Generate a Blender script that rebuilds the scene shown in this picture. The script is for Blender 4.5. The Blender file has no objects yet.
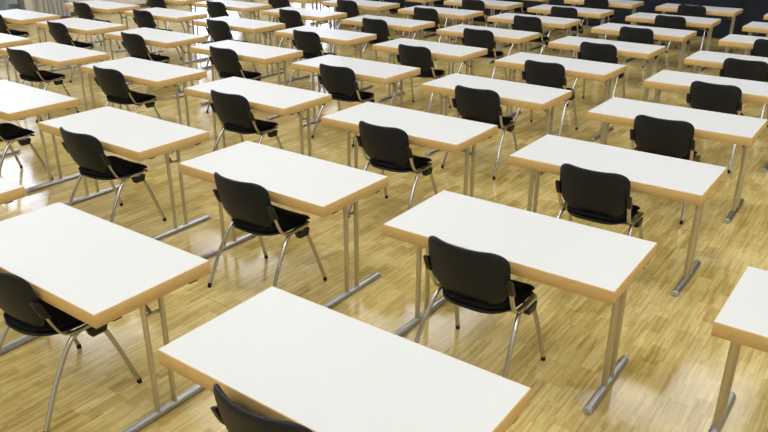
import bpy, bmesh, math, random
from mathutils import Vector, Matrix
random.seed(7)
SC = bpy.context.scene
COL = SC.collection

# ------------------------------------------------------------------ camera, world, light, exposure
YAW, PITCH, ROLL = 0.62886, 0.40460, 0.00341
CAM_H = 2.3607
F = Vector((-math.sin(YAW) * math.cos(PITCH), math.cos(YAW) * math.cos(PITCH), -math.sin(PITCH)))
R0 = Vector((math.cos(YAW), math.sin(YAW), 0))
U0 = R0.cross(F)
Rv = math.cos(ROLL) * R0 + math.sin(ROLL) * U0
Uv = -math.sin(ROLL) * R0 + math.cos(ROLL) * U0
cam_data = bpy.data.cameras.new('camera')
cam_data.sensor_width = 36.0
cam_data.lens = 36.0 * 723.24 / 768.0
cam_data.clip_end = 200
cam = bpy.data.objects.new('camera', cam_data)
COL.objects.link(cam)
m = Matrix((Rv, Uv, -F)).transposed().to_4x4()
m.translation = Vector((0, 0, CAM_H))
cam.matrix_world = m
SC.camera = cam

world = bpy.data.worlds.new('overcast_sky')
SC.world = world
world.use_nodes = True
wbg = world.node_tree.nodes['Background']
wbg.inputs['Color'].default_value = (0.80, 0.87, 1.0, 1)
wbg.inputs['Strength'].default_value = 1.3

SC.view_settings.view_transform = 'Standard'
SC.view_settings.look = 'None'
SC.view_settings.gamma = 1.0
SC.view_settings.use_curve_mapping = False
SC.view_settings.exposure = 0.0

CEIL = 6.0
LAMP_XY = [(x, y) for x in (-13.0, -7.6, -2.2, 3.0) for y in (-1.2, 3.2, 7.6, 12.0)]
LAMP_W = 42.0
def lamp_light(x, y):
    d = bpy.data.lights.new('luminaire_light', 'AREA')
    d.shape = 'RECTANGLE'; d.size = 2.6; d.size_y = 2.6
    d.energy = LAMP_W; d.color = (0.91, 0.945, 1.0)
    o = bpy.data.objects.new('luminaire_light', d); COL.objects.link(o)
    o.location = (x, y, CEIL - 0.13)
for x, y in LAMP_XY:
    lamp_light(x, y)
def window_light(y0, y1, z0, z1, w):
    d = bpy.data.lights.new('daylight', 'AREA')
    d.shape = 'RECTANGLE'; d.size = z1 - z0; d.size_y = y1 - y0
    d.energy = w; d.color = (0.70, 0.78, 1.0)
    o = bpy.data.objects.new('daylight', d); COL.objects.link(o)
    o.location = (-16.75, (y0 + y1) / 2, (z0 + z1) / 2)
    o.rotation_euler = (0, -math.pi / 2, 0)
window_light(4.4, 8.6, 2.5, 5.0, 170)
window_light(13.1, 15.6, 0.1, 3.4, 150)
d = bpy.data.lights.new('daylight', 'AREA'); d.shape = 'RECTANGLE'; d.size = 2.6; d.size_y = 3.3; d.energy = 140; d.color = (0.70, 0.78, 1.0)
o = bpy.data.objects.new('daylight', d); COL.objects.link(o); o.location = (-14.4, 16.5, 1.75); o.rotation_euler = (-math.pi / 2, 0, 0)

# ------------------------------------------------------------------ materials
def mat(name, col, rough=0.5, metal=0.0, spec=0.5):
    mt = bpy.data.materials.new(name); mt.use_nodes = True
    b = mt.node_tree.nodes['Principled BSDF']
    b.inputs['Base Color'].default_value = (*col, 1)
    b.inputs['Roughness'].default_value = rough
    b.inputs['Metallic'].default_value = metal
    b.inputs['Specular IOR Level'].default_value = spec
    return mt
def nt(mt):
    t = mt.node_tree
    return t, t.nodes, t.links, t.nodes['Principled BSDF']
def math_node(t, op, a, b=None, clamp=False):
    n = t.nodes.new('ShaderNodeMath'); n.operation = op; n.use_clamp = clamp
    for i, v in enumerate((a, b)):
        if v is None: continue
        if isinstance(v, (int, float)): n.inputs[i].default_value = v
        else: t.links.new(v, n.inputs[i])
    return n.outputs[0]
def ramp(t, fac, stops):
    n = t.nodes.new('ShaderNodeValToRGB')
    t.links.new(fac, n.inputs[0])
    e = n.color_ramp.elements
    while len(e) < len(stops): e.new(0.5)
    for i, (p, c) in enumerate(stops):
        e[i].position = p; e[i].color = (*c, 1)
    return n.outputs[0]

M_WHITE = mat('white_laminate', (0.60, 0.605, 0.60), 0.42, 0, 0.35)
def add_noise_bump(mt, scale, strength, dist=0.002, stretch=(1, 1, 1)):
    t, N, L, b = nt(mt)
    tc = N.new('ShaderNodeTexCoord'); mp = N.new('ShaderNodeMapping'); mp.inputs['Scale'].default_value = stretch
    L.new(tc.outputs['Object'], mp.inputs['Vector'])
    n = N.new('ShaderNodeTexNoise'); n.inputs['Scale'].default_value = scale; n.inputs['Detail'].default_value = 4
    L.new(mp.outputs[0], n.inputs['Vector'])
    bp = N.new('ShaderNodeBump'); bp.inputs['Strength'].default_value = strength; bp.inputs['Distance'].default_value = dist
    L.new(n.outputs['Fac'], bp.inputs['Height']); L.new(bp.outputs[0], b.inputs['Normal'])
    return n.outputs['Fac'], mp
add_noise_bump(M_WHITE, 60, 0.05)

M_BEECH = mat('beech_edge', (0.55, 0.33, 0.15), 0.42, 0, 0.4)
f_, mp_ = add_noise_bump(M_BEECH, 22, 0.06, 0.001, (1, 1, 12))
t, N, L, b = nt(M_BEECH)
L.new(ramp(t, f_, [(0.25, (0.59, 0.385, 0.150)), (0.75, (0.71, 0.490, 0.205))]), b.inputs['Base Color'])

M_CHROME = mat('polished_chrome', (0.52, 0.51, 0.49), 0.24, 1.0)
M_RUNNER = mat('brushed_chrome_runner', (0.40, 0.40, 0.40), 0.34, 1.0)
M_NICKEL = mat('satin_nickel', (0.60, 0.57, 0.50), 0.35, 1.0)
M_BLACKFAB = mat('black_fabric', (0.0095, 0.0095, 0.012), 0.9, 0, 0.12)
add_noise_bump(M_BLACKFAB, 700, 0.25, 0.001)
M_SHELL = mat('black_plastic_shell', (0.0115, 0.013, 0.0165), 0.52, 0, 0.26)
add_noise_bump(M_SHELL, 500, 0.12, 0.0006)
M_BLACK = mat('black_plastic', (0.012, 0.012, 0.012), 0.45, 0, 0.4)
M_RUBBER = mat('black_rubber', (0.012, 0.011, 0.010), 0.7, 0, 0.3)
M_GREYCAP = mat('grey_plastic_cap', (0.42, 0.42, 0.40), 0.4)
M_UNDER = mat('table_underside', (0.50, 0.40, 0.27), 0.6)

# industrial parquet: upright strips running along the files of tables
M_FLOOR = mat('industrial_parquet', (0.5, 0.36, 0.16), 0.22, 0, 0.33)
t, N, L, b = nt(M_FLOOR)
geo = N.new('ShaderNodeNewGeometry')
sp = N.new('ShaderNodeSeparateXYZ'); L.new(geo.outputs['Position'], sp.inputs[0])
X, Y = sp.outputs[0], sp.outputs[1]
def white(v, w=None):
    n = N.new('ShaderNodeTexWhiteNoise'); n.noise_dimensions = '3D'
    L.new(v, n.inputs['Vector']); return n.outputs['Value']
def comb(x, y, z=0.0):
    n = N.new('ShaderNodeCombineXYZ')
    for i, v in enumerate((x, y, z)):
        if isinstance(v, (int, float)): n.inputs[i].default_value = v
        else: L.new(v, n.inputs[i])
    return n.outputs[0]
# blocks 0.16 wide (20 strips) x 0.30 long, staggered by column of blocks
bx = math_node(t, 'FLOOR', math_node(t, 'DIVIDE', X, 0.085))
off = white(comb(bx, 3.3))
by = math_node(t, 'FLOOR', math_node(t, 'ADD', math_node(t, 'DIVIDE', Y, 0.21), off))
blk = white(comb(bx, by, 1.0))
sx = math_node(t, 'FLOOR', math_node(t, 'DIVIDE', X, 0.0140))
soff = white(comb(sx, 8.1))
sy = math_node(t, 'FLOOR', math_node(t, 'ADD', math_node(t, 'DIVIDE', Y, 0.21), soff))
strip = white(comb(sx, sy, 2.0))
fx = math_node(t, 'FLOOR', math_node(t, 'DIVIDE', X, 0.0070))
fine = white(comb(fx, sy, 5.0))
g = N.new('ShaderNodeTexNoise'); g.inputs['Scale'].default_value = 1.0; g.inputs['Detail'].default_value = 3
gm = N.new('ShaderNodeMapping'); gm.inputs['Scale'].default_value = (110, 9, 1); L.new(geo.outputs['Position'], gm.inputs['Vector']); L.new(gm.outputs[0], g.inputs['Vector'])
big = N.new('ShaderNodeTexNoise'); big.inputs['Scale'].default_value = 1.3; big.inputs['Detail'].default_value = 4; L.new(geo.outputs['Position'], big.inputs['Vector'])
v = math_node(t, 'MULTIPLY', blk, 0.22)
v = math_node(t, 'ADD', v, math_node(t, 'MULTIPLY', strip, 0.18))
v = math_node(t, 'ADD', v, math_node(t, 'MULTIPLY', fine, 0.12))
v = math_node(t, 'ADD', v, math_node(t, 'MULTIPLY', g.outputs['Fac'], 0.30))
v = math_node(t, 'ADD', v, math_node(t, 'MULTIPLY', big.outputs['Fac'], 0.36))
colr = ramp(t, v, [(0.30, (0.285, 0.190, 0.050)), (0.46, (0.435, 0.315, 0.095)), (0.62, (0.545, 0.415, 0.150)), (0.82, (0.690, 0.560, 0.245))])
# panel seams every 3 m, and pale scuffs
seam = math_node(t, 'LESS_THAN', math_node(t, 'ABSOLUTE', math_node(t, 'SUBTRACT', math_node(t, 'FRACT', math_node(t, 'DIVIDE', math_node(t, 'ADD', Y, 0.335), 3.0)), 0.0)), 0.0016)
mx = N.new('ShaderNodeMix'); mx.data_type = 'RGBA'; L.new(math_node(t, 'MULTIPLY', seam, 0.5), mx.inputs[0]); L.new(colr, mx.inputs[6]); mx.inputs[7].default_value = (0.16, 0.09, 0.03, 1)
sn = N.new('ShaderNodeTexNoise'); sn.inputs['Scale'].default_value = 1.1; sn.inputs['Detail'].default_value = 7; sn.inputs['Roughness'].default_value = 0.7
smp = N.new('ShaderNodeMapping'); smp.inputs['Location'].default_value = (3.1, 7.7, 0); L.new(geo.outputs['Position'], smp.inputs['Vector']); L.new(smp.outputs[0], sn.inputs['Vector'])
scf = N.new('ShaderNodeMapRange'); scf.inputs['From Min'].default_value = 0.56; scf.inputs['From Max'].default_value = 0.72; scf.inputs['To Max'].default_value = 0.35; L.new(sn.outputs['Fac'], scf.inputs['Value'])
mx2 = N.new('ShaderNodeMix'); mx2.data_type = 'RGBA'; L.new(scf.outputs[0], mx2.inputs[0]); L.new(mx.outputs[2], mx2.inputs[6]); mx2.inputs[7].default_value = (0.62, 0.54, 0.38, 1)
L.new(mx2.outputs[2], b.inputs['Base Color'])
rr = N.new('ShaderNodeMapRange'); rr.inputs['To Min'].default_value = 0.06; rr.inputs['To Max'].default_value = 0.17; L.new(math_node(t, 'ADD', math_node(t, 'MULTIPLY', strip, 0.5), math_node(t, 'MULTIPLY', big.outputs['Fac'], 0.5)), rr.inputs['Value'])
L.new(rr.outputs[0], b.inputs['Roughness'])
bp = N.new('ShaderNodeBump'); bp.inputs['Strength'].default_value = 0.10; bp.inputs['Distance'].default_value = 0.001
L.new(math_node(t, 'ADD', strip, g.outputs['Fac']), bp.inputs['Height']); L.new(bp.outputs[0], b.inputs['Normal'])

M_WALL = mat('cream_plaster', (0.66, 0.63, 0.55), 0.8)
add_noise_bump(M_WALL, 90, 0.2, 0.002)
M_CEIL = mat('white_ceiling', (0.78, 0.77, 0.74), 0.85)
add_noise_bump(M_CEIL, 60, 0.15, 0.002)
M_NAVY = mat('navy_curtain_cloth', (0.015, 0.018, 0.026), 0.9, 0, 0.2)
add_noise_bump(M_NAVY, 300, 0.2, 0.001)
M_GREYCLOTH = mat('grey_curtain_cloth', (0.46, 0.45, 0.40), 0.9, 0, 0.2)
add_noise_bump(M_GREYCLOTH, 300, 0.2, 0.001)
M_FRAME = mat('dark_grey_window_frame', (0.14, 0.14, 0.16), 0.45)
M_BASE = mat('brown_baseboard', (0.13, 0.08, 0.045), 0.5)
M_HEDGE = mat('hedge_leaves', (0.42, 0.47, 0.39), 0.8)
f_, _ = add_noise_bump(M_HEDGE, 6, 0.8, 0.05)
M_PAVING = mat('outdoor_paving', (0.35, 0.35, 0.33), 0.9)
add_noise_bump(M_PAVING, 8, 0.3, 0.01)
M_GLASS = bpy.data.materials.new('window_glass'); M_GLASS.use_nodes = True
gt = M_GLASS.node_tree; gt.nodes.clear()
o_ = gt.nodes.new('ShaderNodeOutputMaterial'); mix = gt.nodes.new('ShaderNodeMixShader')
tr = gt.nodes.new('ShaderNodeBsdfTransparent'); gl = gt.nodes.new('ShaderNodeBsdfGlossy'); gl.inputs['Roughness'].default_value = 0.02
fr = gt.nodes.new('ShaderNodeFresnel'); fr.inputs[0].default_value = 1.45
gt.links.new(fr.outputs[0], mix.inputs[0]); gt.links.new(tr.outputs[0], mix.inputs[1]); gt.links.new(gl.outputs[0], mix.inputs[2]); gt.links.new(mix.outputs[0], o_.inputs[0])
M_LUM = bpy.data.materials.new('lamp_diffuser'); M_LUM.use_nodes = True
lb = M_LUM.node_tree.nodes['Principled BSDF']
lb.inputs['Base Color'].default_value = (0.9, 0.9, 0.88, 1)
lb.inputs['Emission Color'].default_value = (0.91, 0.945, 1.0, 1); lb.inputs['Emission Strength'].default_value = 2.85
M_METALBOX = mat('white_lamp_housing', (0.8, 0.8, 0.8), 0.5)

# ------------------------------------------------------------------ mesh helpers
def finish(name, bm, material, parent=None, smooth=True, bevel=0, subsurf=0, sharp=35):
    bmesh.ops.recalc_face_normals(bm, faces=bm.faces)
    me = bpy.data.meshes.new(name); bm.to_mesh(me); bm.free()
    mats = material if isinstance(material, (list, tuple)) else [material]
    for x in mats: me.materials.append(x)
    if smooth:
        for p in me.polygons: p.use_smooth = True
        try: me.set_sharp_from_angle(angle=math.radians(sharp))
        except Exception: pass
    o = bpy.data.objects.new(name, me); COL.objects.link(o)
    if parent: o.parent = parent
    if bevel:
        md = o.modifiers.new('bevel', 'BEVEL'); md.width = bevel; md.segments = 2; md.limit_method = 'ANGLE'
    if subsurf:
        md = o.modifiers.new('subsurf', 'SUBSURF'); md.levels = subsurf; md.render_levels = subsurf
    return o
def box(bm, x0, x1, y0, y1, z0, z1):
    vs = [bm.verts.new((x, y, z)) for x in (x0, x1) for y in (y0, y1) for z in (z0, z1)]
    q = lambda *i: bm.faces.new([vs[k] for k in i])
    fs = [q(0, 1, 3, 2), q(4, 6, 7, 5), q(0, 4, 5, 1), q(2, 3, 7, 6), q(0, 2, 6, 4), q(1, 5, 7, 3)]
    return vs, fs
def catmull(pts, n):
    pts = [Vector(p) for p in pts]
    out = []
    P = [pts[0] * 2 - pts[1]] + pts + [pts[-1] * 2 - pts[-2]]
    for i in range(1, len(P) - 2):
        for k in range(n):
            s = k / n
            a, b_, c, d = P[i - 1], P[i], P[i + 1], P[i + 2]
            out.append(0.5 * ((2 * b_) + (c - a) * s + (2 * a - 5 * b_ + 4 * c - d) * s * s + (3 * b_ - a - 3 * c + d) * s ** 3))
    out.append(pts[-1]); return out
def sweep(bm, path, ra, rb=None, side=Vector((1, 0, 0)), n=10, flat=False):
    """sweep an oval (or flat bar) section along a path; ra along side, rb across it"""
    rb = rb or ra
    rings = []
    for i, p in enumerate(path):
        tan = (path[min(i + 1, len(path) - 1)] - path[max(i - 1, 0)]).normalized()
        s = (side - tan * side.dot(tan)).normalized(); w = tan.cross(s)
        ring = []
        if flat:
            offs = [(-1, -1), (1, -1), (1, 1), (-1, 1)]
        else:
            offs = [(math.cos(2 * math.pi * k / n), math.sin(2 * math.pi * k / n)) for k in range(n)]
        for a, c in offs: ring.append(bm.verts.new(p + s * a * ra + w * c * rb))
        rings.append(ring)
    k = len(rings[0])
    for r0, r1 in zip(rings, rings[1:]):
        for i in range(k): bm.faces.new((r0[i], r0[(i + 1) % k], r1[(i + 1) % k], r1[i]))
    bm.faces.new(rings[0][::-1]); bm.faces.new(rings[-1])
def empty(name, loc=(0, 0, 0), rz=0.0):
    o = bpy.data.objects.new(name, None); COL.objects.link(o)
    o.location = loc; o.rotation_euler = (0, 0, rz); o.empty_display_size = 0.2
    return o
def children(o): return list(o.children)
def copy_tree(o, parent=None):
    c = o.copy(); COL.objects.link(c); c.parent = parent
    for ch in children(o): copy_tree(ch, c)
    return c
def tag(o, label, cat, group=None):
    o['label'] = label; o['category'] = cat
    if group: o['group'] = group
def struct(o): o['kind'] = 'structure'; return o

# ------------------------------------------------------------------ the hall
WX, BY, RX, FY = -16.0, 15.75, 6.0, -4.0
bm = bmesh.new(); box(bm, WX - 0.3, RX + 0.3, FY - 0.3, BY + 0.3, -0.2, 0.0); struct(finish('floor', bm, M_FLOOR, smooth=False))
bm = bmesh.new(); box(bm, WX - 0.3, RX + 0.3, FY - 0.3, BY + 0.3, CEIL, CEIL + 0.2); struct(finish('ceiling', bm, M_CEIL, smooth=False))
BW = (-15.7, -13.1, 0.06, 3.4)
bm = bmesh.new(); box(bm, WX - 0.3, BW[0], BY, BY + 0.3, 0, CEIL); box(bm, BW[1], RX + 0.3, BY, BY + 0.3, 0, CEIL)
box(bm, BW[0], BW[1], BY, BY + 0.3, 0, BW[2]); box(bm, BW[0], BW[1], BY, BY + 0.3, BW[3], CEIL)
struct(finish('wall_back', bm, M_WALL, smooth=False))
bm = bmesh.new(); f = 0.045
box(bm, BW[0], BW[1], BY + 0.06, BY + 0.16, BW[2], BW[2] + 2 * f); box(bm, BW[0], BW[1], BY + 0.06, BY + 0.16, BW[3] - 2 * f, BW[3])
for k in range(3):
    xc = BW[0] + f + (BW[1] - BW[0] - 2 * f) * k / 2
    box(bm, xc - f, xc + f, BY + 0.06, BY + 0.16, BW[2] + 2 * f, BW[3] - 2 * f)
w = struct(finish('window_3', bm, M_FRAME, smooth=False))
bm = bmesh.new(); box(bm, BW[0] + f, BW[1] - f, BY + 0.105, BY + 0.115, BW[2] + f, BW[3] - f)
finish('pane', bm, M_GLASS, w, smooth=False)
bm = bmesh.new(); box(bm, RX, RX + 0.3, FY, BY, 0, CEIL); struct(finish('wall_right', bm, M_WALL, smooth=False))
bm = bmesh.new(); box(bm, WX - 0.3, RX + 0.3, FY - 0.3, FY, 0, CEIL); struct(finish('wall_front', bm, M_WALL, smooth=False))
WINS = [(4.4, 8.62, 0.06, 5.0, 3), (13.1, 15.6, 0.06, 3.4, 2)]
bm = bmesh.new()
ys = [FY] + [v for w in WINS for v in w[:2]] + [BY]
for a, c in ((ys[0], ys[1]), (ys[2], ys[3]), (ys[4], ys[5])): box(bm, WX - 0.3, WX, a, c, 0, CEIL)
for y0, y1, z0, z1, n in WINS:
    box(bm, WX - 0.3, WX, y0, y1, 0, z0); box(bm, WX - 0.3, WX, y0, y1, z1, CEIL)
struct(finish('wall_left', bm, M_WALL, smooth=False))
for i, (y0, y1, z0, z1, n) in enumerate(WINS):
    bm = bmesh.new(); f = 0.045
    x0, x1 = WX - 0.16, WX - 0.06
    box(bm, x0, x1, y0, y1, z0, z0 + 2 * f); box(bm, x0, x1, y0, y1, z1 - 2 * f, z1)
    for k in range(n + 1):
        yc = y0 + f + (y1 - y0 - 2 * f) * k / n
        box(bm, x0, x1, yc - f, yc + f, z0 + 2 * f, z1 - 2 * f)
    w = struct(finish('window_%d' % (i + 1), bm, M_FRAME, smooth=False))
    bm = bmesh.new(); box(bm, WX - 0.115, WX - 0.105, y0 + f, y1 - f, z0 + f, z1 - f)
    finish('pane', bm, M_GLASS, w, smooth=False)
bm = bmesh.new(); box(bm, WX, WX + 0.018, FY, 13.08, 0, 0.09); struct(finish('baseboard_left', bm, M_BASE, bevel=0.003))

# outside the windows: paving and a clipped hedge
bm = bmesh.new(); box(bm, -45, WX - 0.3, -20, 45, -0.3, -0.1); box(bm, WX - 0.3, RX + 10, BY + 0.3, 45, -0.3, -0.1); struct(finish('ground_outside', bm, M_PAVING, smooth=False))
bm = bmesh.new()
NX, NZ = 90, 16
def hz(y, z, s): return 0.09 * math.sin(y * 5.1 + z * 3) + 0.07 * math.sin(y * 12.7 - z * 9 + s) + 0.06 * random.uniform(-1, 1)
g1 = [[bm.verts.new((-18.6 + hz(j, k, 0) - 0.12 * (k / NZ), 1 + 14.0 * j / NX, -0.12 + 1.7 * k / NZ)) for k in range(NZ + 1)] for j in range(NX + 1)]
g2 = [[bm.verts.new((-19.5 + hz(j, k, 2) + 0.12 * (k / NZ), 1 + 14.0 * j / NX, -0.12 + 1.7 * k / NZ)) for k in range(NZ + 1)] for j in range(NX + 1)]
for j in range(NX):
    for k in range(NZ):
        bm.faces.new((g1[j][k], g1[j + 1][k], g1[j + 1][k + 1], g1[j][k + 1])); bm.faces.new((g2[j][k], g2[j][k + 1], g2[j + 1][k + 1], g2[j + 1][k]))
    bm.faces.new((g1[j][NZ], g1[j + 1][NZ], g2[j + 1][NZ], g2[j][NZ])); bm.faces.new((g1[j][0], g2[j][0], g2[j + 1][0], g1[j + 1][0]))
for j in (0, NX):
    for k in range(NZ): bm.faces.new((g1[j][k], g1[j][k + 1], g2[j][k + 1], g2[j][k]))
h = finish('hedge', bm, M_HEDGE); tag(h, 'grey green hedge seen through the window at the top left corner', 'hedge')

# curtains
def curtain(name, p0, p1, z0, z1, pitch, amp, material, thick=0.012, fold=None):
    p0, p1 = Vector(p0), Vector(p1); d = p1 - p0; Ln = d.length; d.normalize(); n = Vector((-d.y, d.x))
    K = int(Ln / pitch * 10); bm = bmesh.new(); rows = []
    for z in (z0, (z0 + z1) / 2, z1):
        rows.append([])
        for j in range(K + 1):
            s = Ln * j / K
            a = amp * (math.sin(2 * math.pi * s / pitch) + 0.35 * math.sin(2 * math.pi * s / pitch * 0.37 + 1.2)) 
            q = p0 + d * s
            rows[-1].append((q, a, z))
    sides = []
    for sgn in (-0.5, 0.5):
        sides.append([[bm.verts.new((q.x + n.x * (a + sgn * thick), q.y + n.y * (a + sgn * thick), z)) for q, a, z in r] for r in rows])
    A, B = sides
    for S in sides:
        for r0, r1 in zip(S, S[1:]):
            for j in range(K): bm.faces.new((r0[j], r0[j + 1], r1[j + 1], r1[j]))
    for ri in (0, -1):
        for j in range(K): bm.faces.new((A[ri][j], A[ri][j + 1], B[ri][j + 1], B[ri][j]))
    for j in (0, K):
        for r in range(2): bm.faces.new((A[r][j], A[r + 1][j], B[r + 1][j], B[r][j]))
    return finish(name, bm, material, sharp=80)
def curtain_rail(parent_, p0, p1, z):
    bm = bmesh.new(); box(bm, min(p0[0], p1[0]) - .02, max(p0[0], p1[0]) + .02, min(p0[1], p1[1]) - .02, max(p0[1], p1[1]) + .02, z, z + 0.04)
    o = finish('curtain_rail', bm, M_METALBOX, parent_, bevel=0.004); return o
c = curtain('stage_curtain', (-12.9, 15.5), (-2.72, 15.5), 0.02, 5.55, 0.55, 0.035, M_NAVY)
curtain_rail(c, (-12.9, 15.5), (-2.72, 15.5), 5.55)
tag(c, 'long dark navy curtain hanging along the back behind the last tables', 'curtain', None)
c = curtain('stage_curtain', (-2.80, 15.42), (5.9, 15.42), 0.02, 5.55, 0.55, 0.03, M_NAVY)
curtain_rail(c, (-2.80, 15.42), (5.9, 15.42), 5.55)
tag(c, 'dark navy curtain overlapping in front, at the top right corner', 'curtain', None)
c = curtain('window_curtain', (-15.82, 8.78), (-15.82, 9.55), 0.04, 5.2, 0.105, 0.05, M_GREYCLOTH)
curtain_rail(c, (-15.82, 4.2), (-15.82, 9.6), 5.2)
tag(c, 'gathered grey curtain with narrow folds beside the window, top left', 'curtain', None)

# ceiling luminaires
def luminaire(x, y):
    r = empty('ceiling_lamp', (x, y, CEIL))
    bm = bmesh.new(); box(bm, -1.36, 1.36, -1.36, 1.36, -0.10, 0.0); finish('housing', bm, M_METALBOX, r, bevel=0.01)
    bm = bmesh.new(); box(bm, -1.30, 1.30, -1.30, 1.30, -0.12, -0.10); finish('diffuser', bm, M_LUM, r, smooth=False)
    return r
L0 = None
for x, y in LAMP_XY:
    if L0 is None: L0 = luminaire(x, y); o = L0
    else: o = copy_tree(L0); o.location = (x, y, CEIL)
    tag(o, 'large square white ceiling lamp lighting the hall from above', 'ceiling lamp', 'ceiling lamps over the hall')

# ------------------------------------------------------------------ folding table
TH, TT = 0.743, 0.069
HX, HY = 0.654, 0.325
def make_table():
    r = empty('folding_table')
    # beech lipping: a hollow frame with softened corners
    bm = bmesh.new(); e = 0.004
    def loop(x, y, z, rad):
        vs = []
        for cx, cy, a0 in ((x - rad, y - rad, 0), (-x + rad, y - rad, 90), (-x + rad, -y + rad, 180), (x - rad, -y + rad, 270)):
            for k in range(4):
                a = math.radians(a0 + 30 * k); vs.append(bm.verts.new((cx + rad * math.cos(a), cy + rad * math.sin(a), z)))
        return vs
    def bridge(a, b_):
        n = len(a)
        for i in range(n): bm.faces.new((a[i], a[(i + 1) % n], b_[(i + 1) % n], b_[i]))
    T = TH; Bz = TH - TT
    l = [loop(HX - e, HY - e, T - 0.0004, 0.001), loop(HX - 0.001, HY - 0.001, T - 0.0012, 0.0015), loop(HX, HY, T - 0.003, 0.002), loop(HX, HY, Bz + 0.003, 0.002),
         loop(HX - 0.002, HY - 0.002, Bz, 0.002), loop(HX - 0.022, HY - 0.022, Bz, 0.003), loop(HX - 0.022, HY - 0.022, T - 0.026, 0.003)]
    for a, c_ in zip(l, l[1:]): bridge(a, c_)
    bridge(l[-1], l[0])
    finish('edge_band', bm, M_BEECH, r, sharp=50)
    bm = bmesh.new(); vs, fs = box(bm, -HX + e, HX - e, -HY + e, HY - e, T - 0.024, T)
    fs[4].material_index = 1
    finish('tabletop', bm, [M_WHITE, M_UNDER], r, smooth=False)
    for s in (-1, 1):
        fx_ = 0.590 * s
        for y in (-0.043, 0.060):
            bm = bmesh.new(); sweep(bm, [Vector((fx_, y, 0.030)), Vector((fx_, y, 0.36)), Vector((fx_, y, TH - 0.030))], 0.0175, 0.0115, Vector((1, 0, 0)), 14)
            leg = finish('leg', bm, M_NICKEL, r)
        # half round runner on the floor
        bm = bmesh.new(); prof = [(-0.023, 0.006), (-0.023, 0.014), (-0.019, 0.026), (-0.011, 0.034), (0, 0.037), (0.011, 0.034), (0.019, 0.026), (0.023, 0.014), (0.023, 0.006)]
        a = [bm.verts.new((fx_ + px, -0.265, pz)) for px, pz in prof]; c_ = [bm.verts.new((fx_ + px, 0.285, pz)) for px, pz in prof]
        n = len(prof)
        for i in range(n): bm.faces.new((a[i], a[(i + 1) % n], c_[(i + 1) % n], c_[i]))
        bm.faces.new(a); bm.faces.new(c_[::-1])
        ft = finish('foot', bm, M_RUNNER, r, sharp=60)
        for y0, y1 in ((-0.283, -0.2652), (0.2852, 0.303)):
            bm = bmesh.new()
            a = [bm.verts.new((fx_ + px * 1.03, y0 if y0 > 0 else y1, pz * 1.02)) for px, pz in prof]
            c_ = [bm.verts.new((fx_ + px * 0.86, y1 if y0 > 0 else y0, 0.006 + (pz - 0.006) * 0.85)) for px, pz in prof]
            for i in range(n): bm.faces.new((a[i], a[(i + 1) % n], c_[(i + 1) % n], c_[i]))
            bm.faces.new(a); bm.faces.new(c_[::-1]); finish('end_cap', bm, M_GREYCAP, ft)
        bm = bmesh.new()
        for y in (-0.22, 0.24): box(bm, fx_ - 0.015, fx_ + 0.015, y - 0.02, y + 0.02, 0.0, 0.0065)
        finish('foot_pad', bm, M_RUBBER, r)
        # folding hardware between the two tubes
        bm = bmesh.new()
        box(bm, fx_ - 0.022, fx_ + 0.022, -0.11, 0.13, TH - 0.036, TH - 0.0242)
        sweep(bm, [Vector((fx_ - 0.004 * s, -0.034, 0.665)), Vector((fx_ - 0.004 * s, 0.051, 0.665))], 0.006, None, Vector((1, 0, 0)), 8)
        finish('hinge_plate', bm, M_CHROME, r, sharp=30)
        bm = bmesh.new(); pth = catmull([(fx_ - 0.012 * s, -0.026, 0.650), (fx_ - 0.016 * s, -0.010, 0.630), (fx_ - 0.016 * s, 0.022, 0.632), (fx_ - 0.010 * s, 0.040, 0.652)], 4)
        sweep(bm, pth, 0.004, None, Vector((1, 0, 0)), 8); finish('release_lever', bm, M_CHROME, r)
        bm = bmesh.new(); box(bm, fx_ - 0.016, fx_ + 0.016, -0.024, 0.042, 0.672, 0.700); finish('lock_block', bm, M_BLACK, r, bevel=0.003)
        bm = bmesh.new(); sweep(bm, [Vector((fx_ - 0.020 * s, 0.009, 0.560)), Vector((fx_ - 0.19 * s, 0.009, 0.700))], 0.010, 0.003, Vector((0, 1, 0)), flat=True)
        box(bm, min(fx_ - 0.022 * s, fx_ - 0.012 * s), max(fx_ - 0.022 * s, fx_ - 0.012 * s), -0.035, 0.052, 0.553, 0.567)
        finish('brace', bm, M_CHROME, r, sharp=30)
    for sx_ in (-1, 1):
        for sy_ in (-1, 1):
            bm = bmesh.new(); box(bm, sx_ * (HX - 0.012) - 0.010, sx_ * (HX - 0.012) + 0.010, sy_ * 0.215 - 0.024, sy_ * 0.215 + 0.024, TH - TT - 0.008, TH - TT)
            finish('stacking_pad', bm, M_RUBBER, r, bevel=0.002)
    return r

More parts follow.
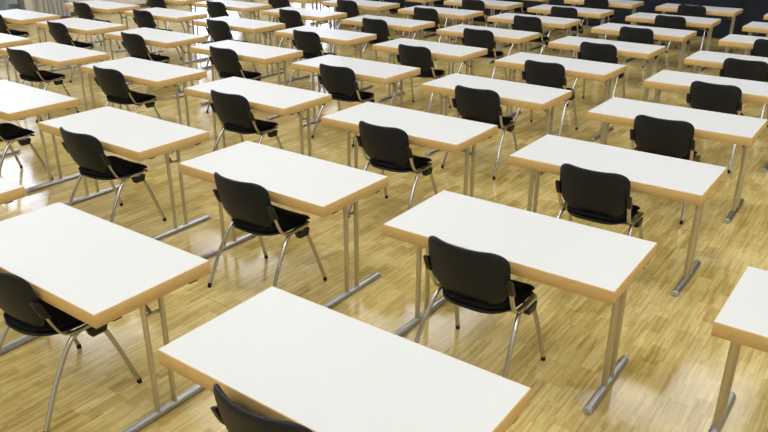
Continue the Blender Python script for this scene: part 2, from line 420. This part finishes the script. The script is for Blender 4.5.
# ------------------------------------------------------------------ chair (origin: under the line of the front feet, facing +y)
def shell_surface(rows, edge, thick, mat_, name, parent):
    """rows: list of rows of centre points; edge: 0..1 thickness factor per point; thick vector func"""
    pass
def make_chair():
    r = empty('conference_chair')
    # backrest: padded shell, concave towards the sitter, rounded shoulders, narrower foot
    bm = bmesh.new()
    Z0, Z1 = 0.458, 0.830
    NR, NC = 15, 16
    def half(z):
        w = 0.238 - 0.004 * ((z - 0.70) / 0.13) ** 2
        dt = Z1 - z; rt = 0.072
        if dt < rt: w -= 0.092 * (1 - math.sqrt(max(1 - (1 - dt / rt) ** 2, 0)))
        db = z - Z0; rb = 0.185
        if db < rb: w -= 0.165 * (1 - math.sqrt(max(1 - (1 - db / rb) ** 2, 0)))
        return w
    def mid(x, z):
        tz = (z - Z0) / (Z1 - Z0)
        y = -0.372 - 0.118 * tz - 0.016 * math.sin(math.pi * tz) + 0.10 * max(0, 0.25 - tz)
        return y + 0.076 * (abs(x) / 0.236) ** 2.2 * (0.8 + 0.25 * tz)
    F_, B_ = [], []
    for i in range(NR + 1):
        u = 0.5 - 0.5 * math.cos(math.pi * i / NR); z = Z0 + (Z1 - Z0) * u; w = half(z)
        fr_, br_ = [], []
        for j in range(NC + 1):
            q = -math.cos(math.pi * j / NC); q = 0.5 * q + 0.5 * (2 * j / NC - 1)
            x = q * w
            d = min(w - abs(x) , (Z1 - z) * 1.0, (z - Z0) * 1.0)
            th = 0.004 + 0.015 * math.sqrt(min(1, max(0, d) / 0.03))
            zz = z + (0.006 * (abs(x) / 0.236) ** 2 if z > 0.7 else 0)
            fr_.append(bm.verts.new((x, mid(x, z) + th, zz))); br_.append(bm.verts.new((x, mid(x, z) - th * 0.85, zz)))
        F_.append(fr_); B_.append(br_)
    for i in range(NR):
        for j in range(NC):
            f1 = bm.faces.new((F_[i][j], F_[i][j + 1], F_[i + 1][j + 1], F_[i + 1][j])); f1.material_index = 0
            f2 = bm.faces.new((B_[i][j], B_[i + 1][j], B_[i + 1][j + 1], B_[i][j + 1])); f2.material_index = 1
    for j in range(NC):
        for k in (0, NR): bm.faces.new((F_[k][j], F_[k][j + 1], B_[k][j + 1], B_[k][j])).material_index = 1
    for i in range(NR):
        for k in (0, NC): bm.faces.new((F_[i][k], F_[i + 1][k], B_[i + 1][k], B_[i][k])).material_index = 1
    finish('backrest', bm, [M_BLACKFAB, M_SHELL], r, subsurf=1, sharp=180)
    # seat: cushion on a pan, rear edge rounded and turned up
    def seat_mesh(z_top, z_bot, inset, bulge):
        bm = bmesh.new(); top, bot = [], []
        ys = [-0.425 + 0.435 * (0.5 - 0.5 * math.cos(math.pi * k / 14)) for k in range(15)]
        for y in ys:
            w = 0.222 - inset
            db = y + 0.425; rb = 0.23
            if db < rb: w -= 0.195 * (1 - math.sqrt(max(1 - (1 - db / rb) ** 2, 0)))
            df = 0.010 - y; rf = 0.05
            if df < rf: w -= rf - math.sqrt(max(rf * rf - (rf - df) ** 2, 0))
            tr_, br_ = [], []
            for j in range(13):
                q = -math.cos(math.pi * j / 12) * 0.5 + 0.5 * (j / 6 - 1); x = q * w
                up = 0.030 * max(0, (-y - 0.30) / 0.125) ** 2 - 0.028 * max(0, (y + 0.10) / 0.11) ** 2 + 0.010 * (x / 0.22) ** 2
                d = min(w - abs(x), y + 0.425, 0.010 - y); e = math.sqrt(min(1, max(0, d) / 0.03))
                zc = (z_top + z_bot) / 2
                tr_.append(bm.verts.new((x, y, zc + up + (z_top - zc) * (0.25 + 0.75 * e) + bulge * e)))
                br_.append(bm.verts.new((x, y, zc + up - (zc - z_bot) * (0.25 + 0.75 * e))))
            top.append(tr_); bot.append(br_)
        for i in range(14):
            for j in range(12):
                bm.faces.new((top[i][j], top[i][j + 1], top[i + 1][j + 1], top[i + 1][j])); bm.faces.new((bot[i][j], bot[i + 1][j], bot[i + 1][j + 1], bot[i][j + 1]))
        for i in (0, 14):
            for j in range(12): bm.faces.new((top[i][j], top[i][j + 1], bot[i][j + 1], bot[i][j]))
        for j in (0, 12):
            for i in range(14): bm.faces.new((top[i][j], top[i + 1][j], bot[i + 1][j], bot[i][j]))
        return bm
    finish('seat', seat_mesh(0.486, 0.452, 0.0, 0.004), M_BLACKFAB, r, subsurf=1, sharp=180)
    finish('seat_shell', seat_mesh(0.454, 0.426, 0.002, 0.0), M_SHELL, r, subsurf=1, sharp=180)
    for s in (-1, 1):
        X_ = 0.236 * s
        # flat bar: up behind the seat and forward beneath it
        pth = catmull([(X_ + 0.004 * s, -0.388, 0.640), (X_ + 0.003 * s, -0.360, 0.57), (X_, -0.330, 0.505), (X_, -0.300, 0.462), (X_, -0.262, 0.446), (X_, -0.18, 0.444), (X_, -0.065, 0.456)], 5)
        bm = bmesh.new(); sweep(bm, pth, 0.012, 0.0045, Vector((1, 0, 0)), flat=True)
        finish('side_rail', bm, M_NICKEL, r, sharp=50, bevel=0.0015)
        # black plastic holder gripping the side of the backrest
        bm = bmesh.new()
        pth = [Vector((X_ + 0.002 * s, -0.403, 0.682)), Vector((X_ + 0.004 * s, -0.401, 0.674)), Vector((X_ + 0.005 * s, -0.384, 0.630)), Vector((X_ + 0.004 * s, -0.364, 0.585)), Vector((X_ + 0.002 * s, -0.360, 0.576))]
        rings = []
        for i, p in enumerate(pth):
            k = 0.7 if i in (0, 4) else 1.0
            rings.append([bm.verts.new(p + Vector((a * 0.014 * k, c_ * 0.021 * k, -c_ * 0.008))) for a, c_ in ((-1, -1), (1, -1), (1.1, 0), (1, 1), (-1, 1))])
        for r0, r1 in zip(rings, rings[1:]):
            for i in range(5): bm.faces.new((r0[i], r0[(i + 1) % 5], r1[(i + 1) % 5], r1[i]))
        bm.faces.new(rings[0]); bm.faces.new(rings[-1][::-1])
        finish('backrest_holder', bm, M_BLACK, r, bevel=0.004, sharp=40)
        # legs
        rear = catmull([(X_, -0.215, 0.437), (X_ + 0.006 * s, -0.265, 0.415), (X_ + 0.016 * s, -0.322, 0.352), (X_ + 0.030 * s, -0.401, 0.225), (X_ + 0.044 * s, -0.497, 0.022)], 5)
        front = catmull([(X_, -0.170, 0.437), (X_ + 0.004 * s, -0.115, 0.420), (X_ + 0.012 * s, -0.080, 0.362), (X_ + 0.028 * s, -0.028, 0.215), (X_ + 0.044 * s, 0.034, 0.022)], 5)
        for pth in (rear, front):
            bm = bmesh.new(); sweep(bm, pth, 0.0128, None, Vector((1, 0, 0)), 12)
            lg = finish('leg', bm, M_CHROME, r)
            d = (pth[-1] - pth[-2]).normalized(); e_ = pth[-1]
            bm = bmesh.new()
            sweep(bm, [e_ - d * 0.008, e_ + d * 0.004], 0.0130, None, Vector((1, 0, 0)), 12)
            sweep(bm, [Vector((e_.x + d.x * 0.004, e_.y + d.y * 0.004, 0.020)), Vector((e_.x + d.x * 0.012, e_.y + d.y * 0.012, 0.0))], 0.0130, None, Vector((1, 0, 0)), 12)
            finish('foot_cap', bm, M_RUBBER, lg, sharp=40)
        bm = bmesh.new(); sweep(bm, [Vector((X_, -0.225, 0.4362)), Vector((X_, -0.150, 0.4362))], 0.0125, 0.0085, Vector((1, 0, 0)), 12)
        sweep(bm, [Vector((X_ + 0.020 * s, -0.215, 0.446)), Vector((X_ + 0.020 * s, -0.085, 0.452))], 0.006, 0.010, Vector((1, 0, 0)), 10)
        finish('leg_joint', bm, M_CHROME, r, sharp=40)
        bm = bmesh.new(); box(bm, X_ - 0.020, X_ + 0.024, -0.182, -0.068, 0.378, 0.428)
        for v_ in bm.verts:
            if v_.co.z < 0.40: v_.co.y = -0.125 + (v_.co.y + 0.125) * 0.72
        finish('stacking_bumper', bm, M_BLACK, r, bevel=0.007)
    for y, z in ((-0.245, 0.424), (-0.130, 0.424)):
        bm = bmesh.new(); sweep(bm, [Vector((-0.236, y, z)), Vector((0.236, y, z))], 0.0095, None, Vector((0, 1, 0)), 10)
        finish('cross_tube', bm, M_CHROME, r)
    return r

# ------------------------------------------------------------------ set out the files of tables
XS = [0.23, -1.505, -3.235, -4.965, -6.695, -8.405, -10.13, -11.86]
YS = [1.76, 3.28, 4.78, 6.27, 7.785, 9.27, 10.80, 12.29, 13.84]
# (file, row): (x, y, yaw degrees, chair dx, chair dy, chair yaw)
FIT = {(0, 1): (0.23, 3.29, -0.4), (1, 0): (-1.50, 1.76, 0.1), (1, 1): (-1.51, 3.29, 0.5), (1, 2): (-1.50, 4.79, 0.1), (1, 3): (-1.51, 6.27, 0.4), (1, 4): (-1.51, 7.79, 0.3), (1, 5): (-1.50, 9.23, -0.4),
       (1, 6): (-1.49, 10.80, -0.0), (1, 7): (-1.50, 12.29, -0.5), (1, 8): (-1.49, 13.82, -0.3), (2, 0): (-3.24, 1.76, 0.3), (2, 1): (-3.24, 3.28, -0.2), (2, 2): (-3.23, 4.77, 0.5),
       (2, 3): (-3.23, 6.28, -0.3), (2, 4): (-3.22, 7.79, -0.9), (2, 5): (-3.23, 9.28, -0.7), (2, 6): (-3.24, 10.79, -0.8), (2, 7): (-3.25, 12.28, 0.8), (2, 8): (-3.25, 13.84, 0.0),
       (3, 0): (-4.96, 1.77, 0.1), (3, 1): (-4.96, 3.27, 0.1), (3, 2): (-4.97, 4.77, 0.3), (3, 3): (-4.97, 6.28, -0.3), (3, 4): (-4.95, 7.76, -0.6), (3, 5): (-4.96, 9.30, -0.8),
       (3, 6): (-5.00, 10.88, 0.0), (3, 7): (-4.98, 12.29, -0.2), (3, 8): (-4.97, 13.85, -0.3), (4, 1): (-6.71, 3.27, -0.3), (4, 2): (-6.71, 4.78, 0.4), (4, 3): (-6.68, 6.27, 0.3),
       (4, 4): (-6.70, 7.80, 0.3), (4, 5): (-6.68, 9.27, 0.0), (4, 6): (-6.68, 10.79, 0.7), (4, 7): (-6.68, 12.28, 0.4), (4, 8): (-6.70, 13.83, 0.2), (5, 2): (-8.41, 4.77, -0.8),
       (5, 3): (-8.43, 6.27, 0.5), (5, 4): (-8.38, 7.77, -0.4), (5, 5): (-8.38, 9.24, 0.6), (5, 6): (-8.42, 10.82, -0.4), (5, 7): (-8.41, 12.28, 0.0), (5, 8): (-8.41, 13.83, -0.4),
       (6, 2): (-10.11, 4.76, 0.4), (6, 3): (-10.13, 6.24, 0.6), (6, 4): (-10.13, 7.79, -0.2), (6, 5): (-10.14, 9.27, 0.3), (6, 6): (-10.13, 10.82, -0.5), (6, 7): (-10.14, 12.30, -0.0),
       (7, 3): (-11.84, 6.23, -0.2), (7, 4): (-11.87, 7.78, -0.4), (7, 5): (-11.84, 9.29, 0.3), (7, 6): (-11.84, 10.81, 0.1)}
ROWS = {0: [1], 1: [0, 1, 2, 3, 4, 5, 6, 7, 8], 2: list(range(0, 9)), 3: list(range(0, 9)), 4: list(range(1, 9)), 5: list(range(2, 9)), 6: list(range(2, 8)), 7: list(range(3, 7))}
CH = {(1, 0): (-0.030, 0.030, 1.8), (1, 1): (-0.068, -0.005, 0.0), (1, 2): (0.012, -0.035, 0.0), (1, 3): (0.011, -0.017, 1.0), (1, 4): (0.061, 0.010, -1.9), (1, 5): (0.021, -0.003, -0.1),
      (1, 6): (0.016, 0.013, 0.7), (1, 7): (0.028, 0.002, 1.1), (1, 8): (-0.015, 0.013, -1.6), (2, 0): (0.000, 0.040, 0.0), (2, 1): (0.048, 0.000, 0.0), (2, 2): (0.047, -0.010, 0.0),
      (2, 3): (0.013, -0.010, 1.4), (2, 4): (-0.011, -0.008, 1.5), (2, 5): (0.050, -0.018, 0.1), (2, 6): (0.021, -0.005, 1.2), (2, 7): (0.071, -0.007, 0.1), (2, 8): (-0.017, 0.012, -0.8),
      (3, 0): (0.012, 0.017, -0.2), (3, 1): (0.059, 0.005, 1.0), (3, 2): (0.054, 0.002, 1.2), (3, 3): (0.070, -0.012, 1.4), (3, 4): (0.046, -0.016, 1.1), (3, 5): (0.057, 0.016, 0.7),
      (3, 6): (0.080, 0.013, -0.8), (3, 7): (0.046, -0.014, 1.6), (3, 8): (-0.002, 0.019, -0.4), (4, 1): (0.193, 0.002, -1.6), (4, 2): (-0.007, -0.015, 1.3), (4, 3): (0.054, 0.001, -0.8),
      (4, 4): (0.027, -0.016, -0.1), (4, 5): (0.061, -0.014, -0.9), (4, 6): (-0.029, -0.019, 0.4), (4, 7): (0.026, -0.018, -0.7), (4, 8): (-0.007, 0.012, -0.8), (5, 2): (-0.057, 0.012, 0.4),
      (5, 3): (0.067, 0.006, -1.5), (5, 4): (0.005, -0.013, -1.3), (5, 5): (0.063, -0.001, -1.4), (5, 6): (0.015, 0.001, -1.5), (5, 7): (0.015, -0.005, -1.2), (5, 8): (-0.003, 0.015, 0.0),
      (6, 2): (0.014, 0.012, 0.3), (6, 3): (0.087, -0.009, -1.9), (6, 4): (-0.034, -0.017, 0.3), (6, 5): (0.056, -0.018, -1.0), (6, 6): (0.023, 0.008, 1.3), (6, 7): (0.044, -0.020, 1.8),
      (7, 3): (-0.003, 0.009, 0.7), (7, 4): (0.039, -0.011, -0.7), (7, 5): (0.014, -0.000, 1.1), (7, 6): (-0.006, 0.005, 1.4)}
ORD = ['first', 'second', 'third', 'fourth', 'fifth', 'sixth', 'seventh', 'eighth', 'ninth']
SPECIAL_T = {(1, 0): 'largest white foreground table at the bottom centre, cut by the bottom edge',
             (0, 1): 'white table cut off by the right edge at the lower right',
             (2, 0): 'big white table at the lower left, cut by the left edge',
             (1, 1): 'white beech-edged table in the centre right, behind the bottom-centre foreground table'}
SPECIAL_C = {(1, 0): 'black chair of which only the top of the back shows, bottom edge',
             (2, 0): 'black chair half cut by the left edge, under the big lower-left table',
             (1, 1): 'black chair right of centre, between the bottom-centre table and the one behind'}
TABLE, CHAIR = make_table(), make_chair()
used_t = used_c = False
for k, rows in ROWS.items():
    for idx, j in enumerate(rows):
        x, y, a = FIT.get((k, j), (XS[k] + random.uniform(-.02, .02), YS[j] + random.uniform(-.02, .02), random.uniform(-.5, .5)))
        o = TABLE if not used_t else copy_tree(TABLE)
        used_t = True
        o.location = (x, y, 0); o.rotation_euler = (0, 0, math.radians(a))
        where = '%s from front, %s diagonal line from the right' % (ORD[idx], ORD[k])
        tag(o, SPECIAL_T.get((k, j), 'white beech-edged table, ' + where), 'table', 'white folding tables set out for an exam')
        if k == 0: continue
        dx, dy, ca = CH.get((k, j), (random.uniform(-.02, .05), random.uniform(-.02, .02), random.uniform(-2, 2)))
        c = CHAIR if not used_c else copy_tree(CHAIR)
        used_c = True
        c.location = (x + dx, y + dy, 0); c.rotation_euler = (0, 0, math.radians(ca))
        tag(c, SPECIAL_C.get((k, j), 'black chair at the table ' + where), 'chair', 'black chairs tucked under the tables')
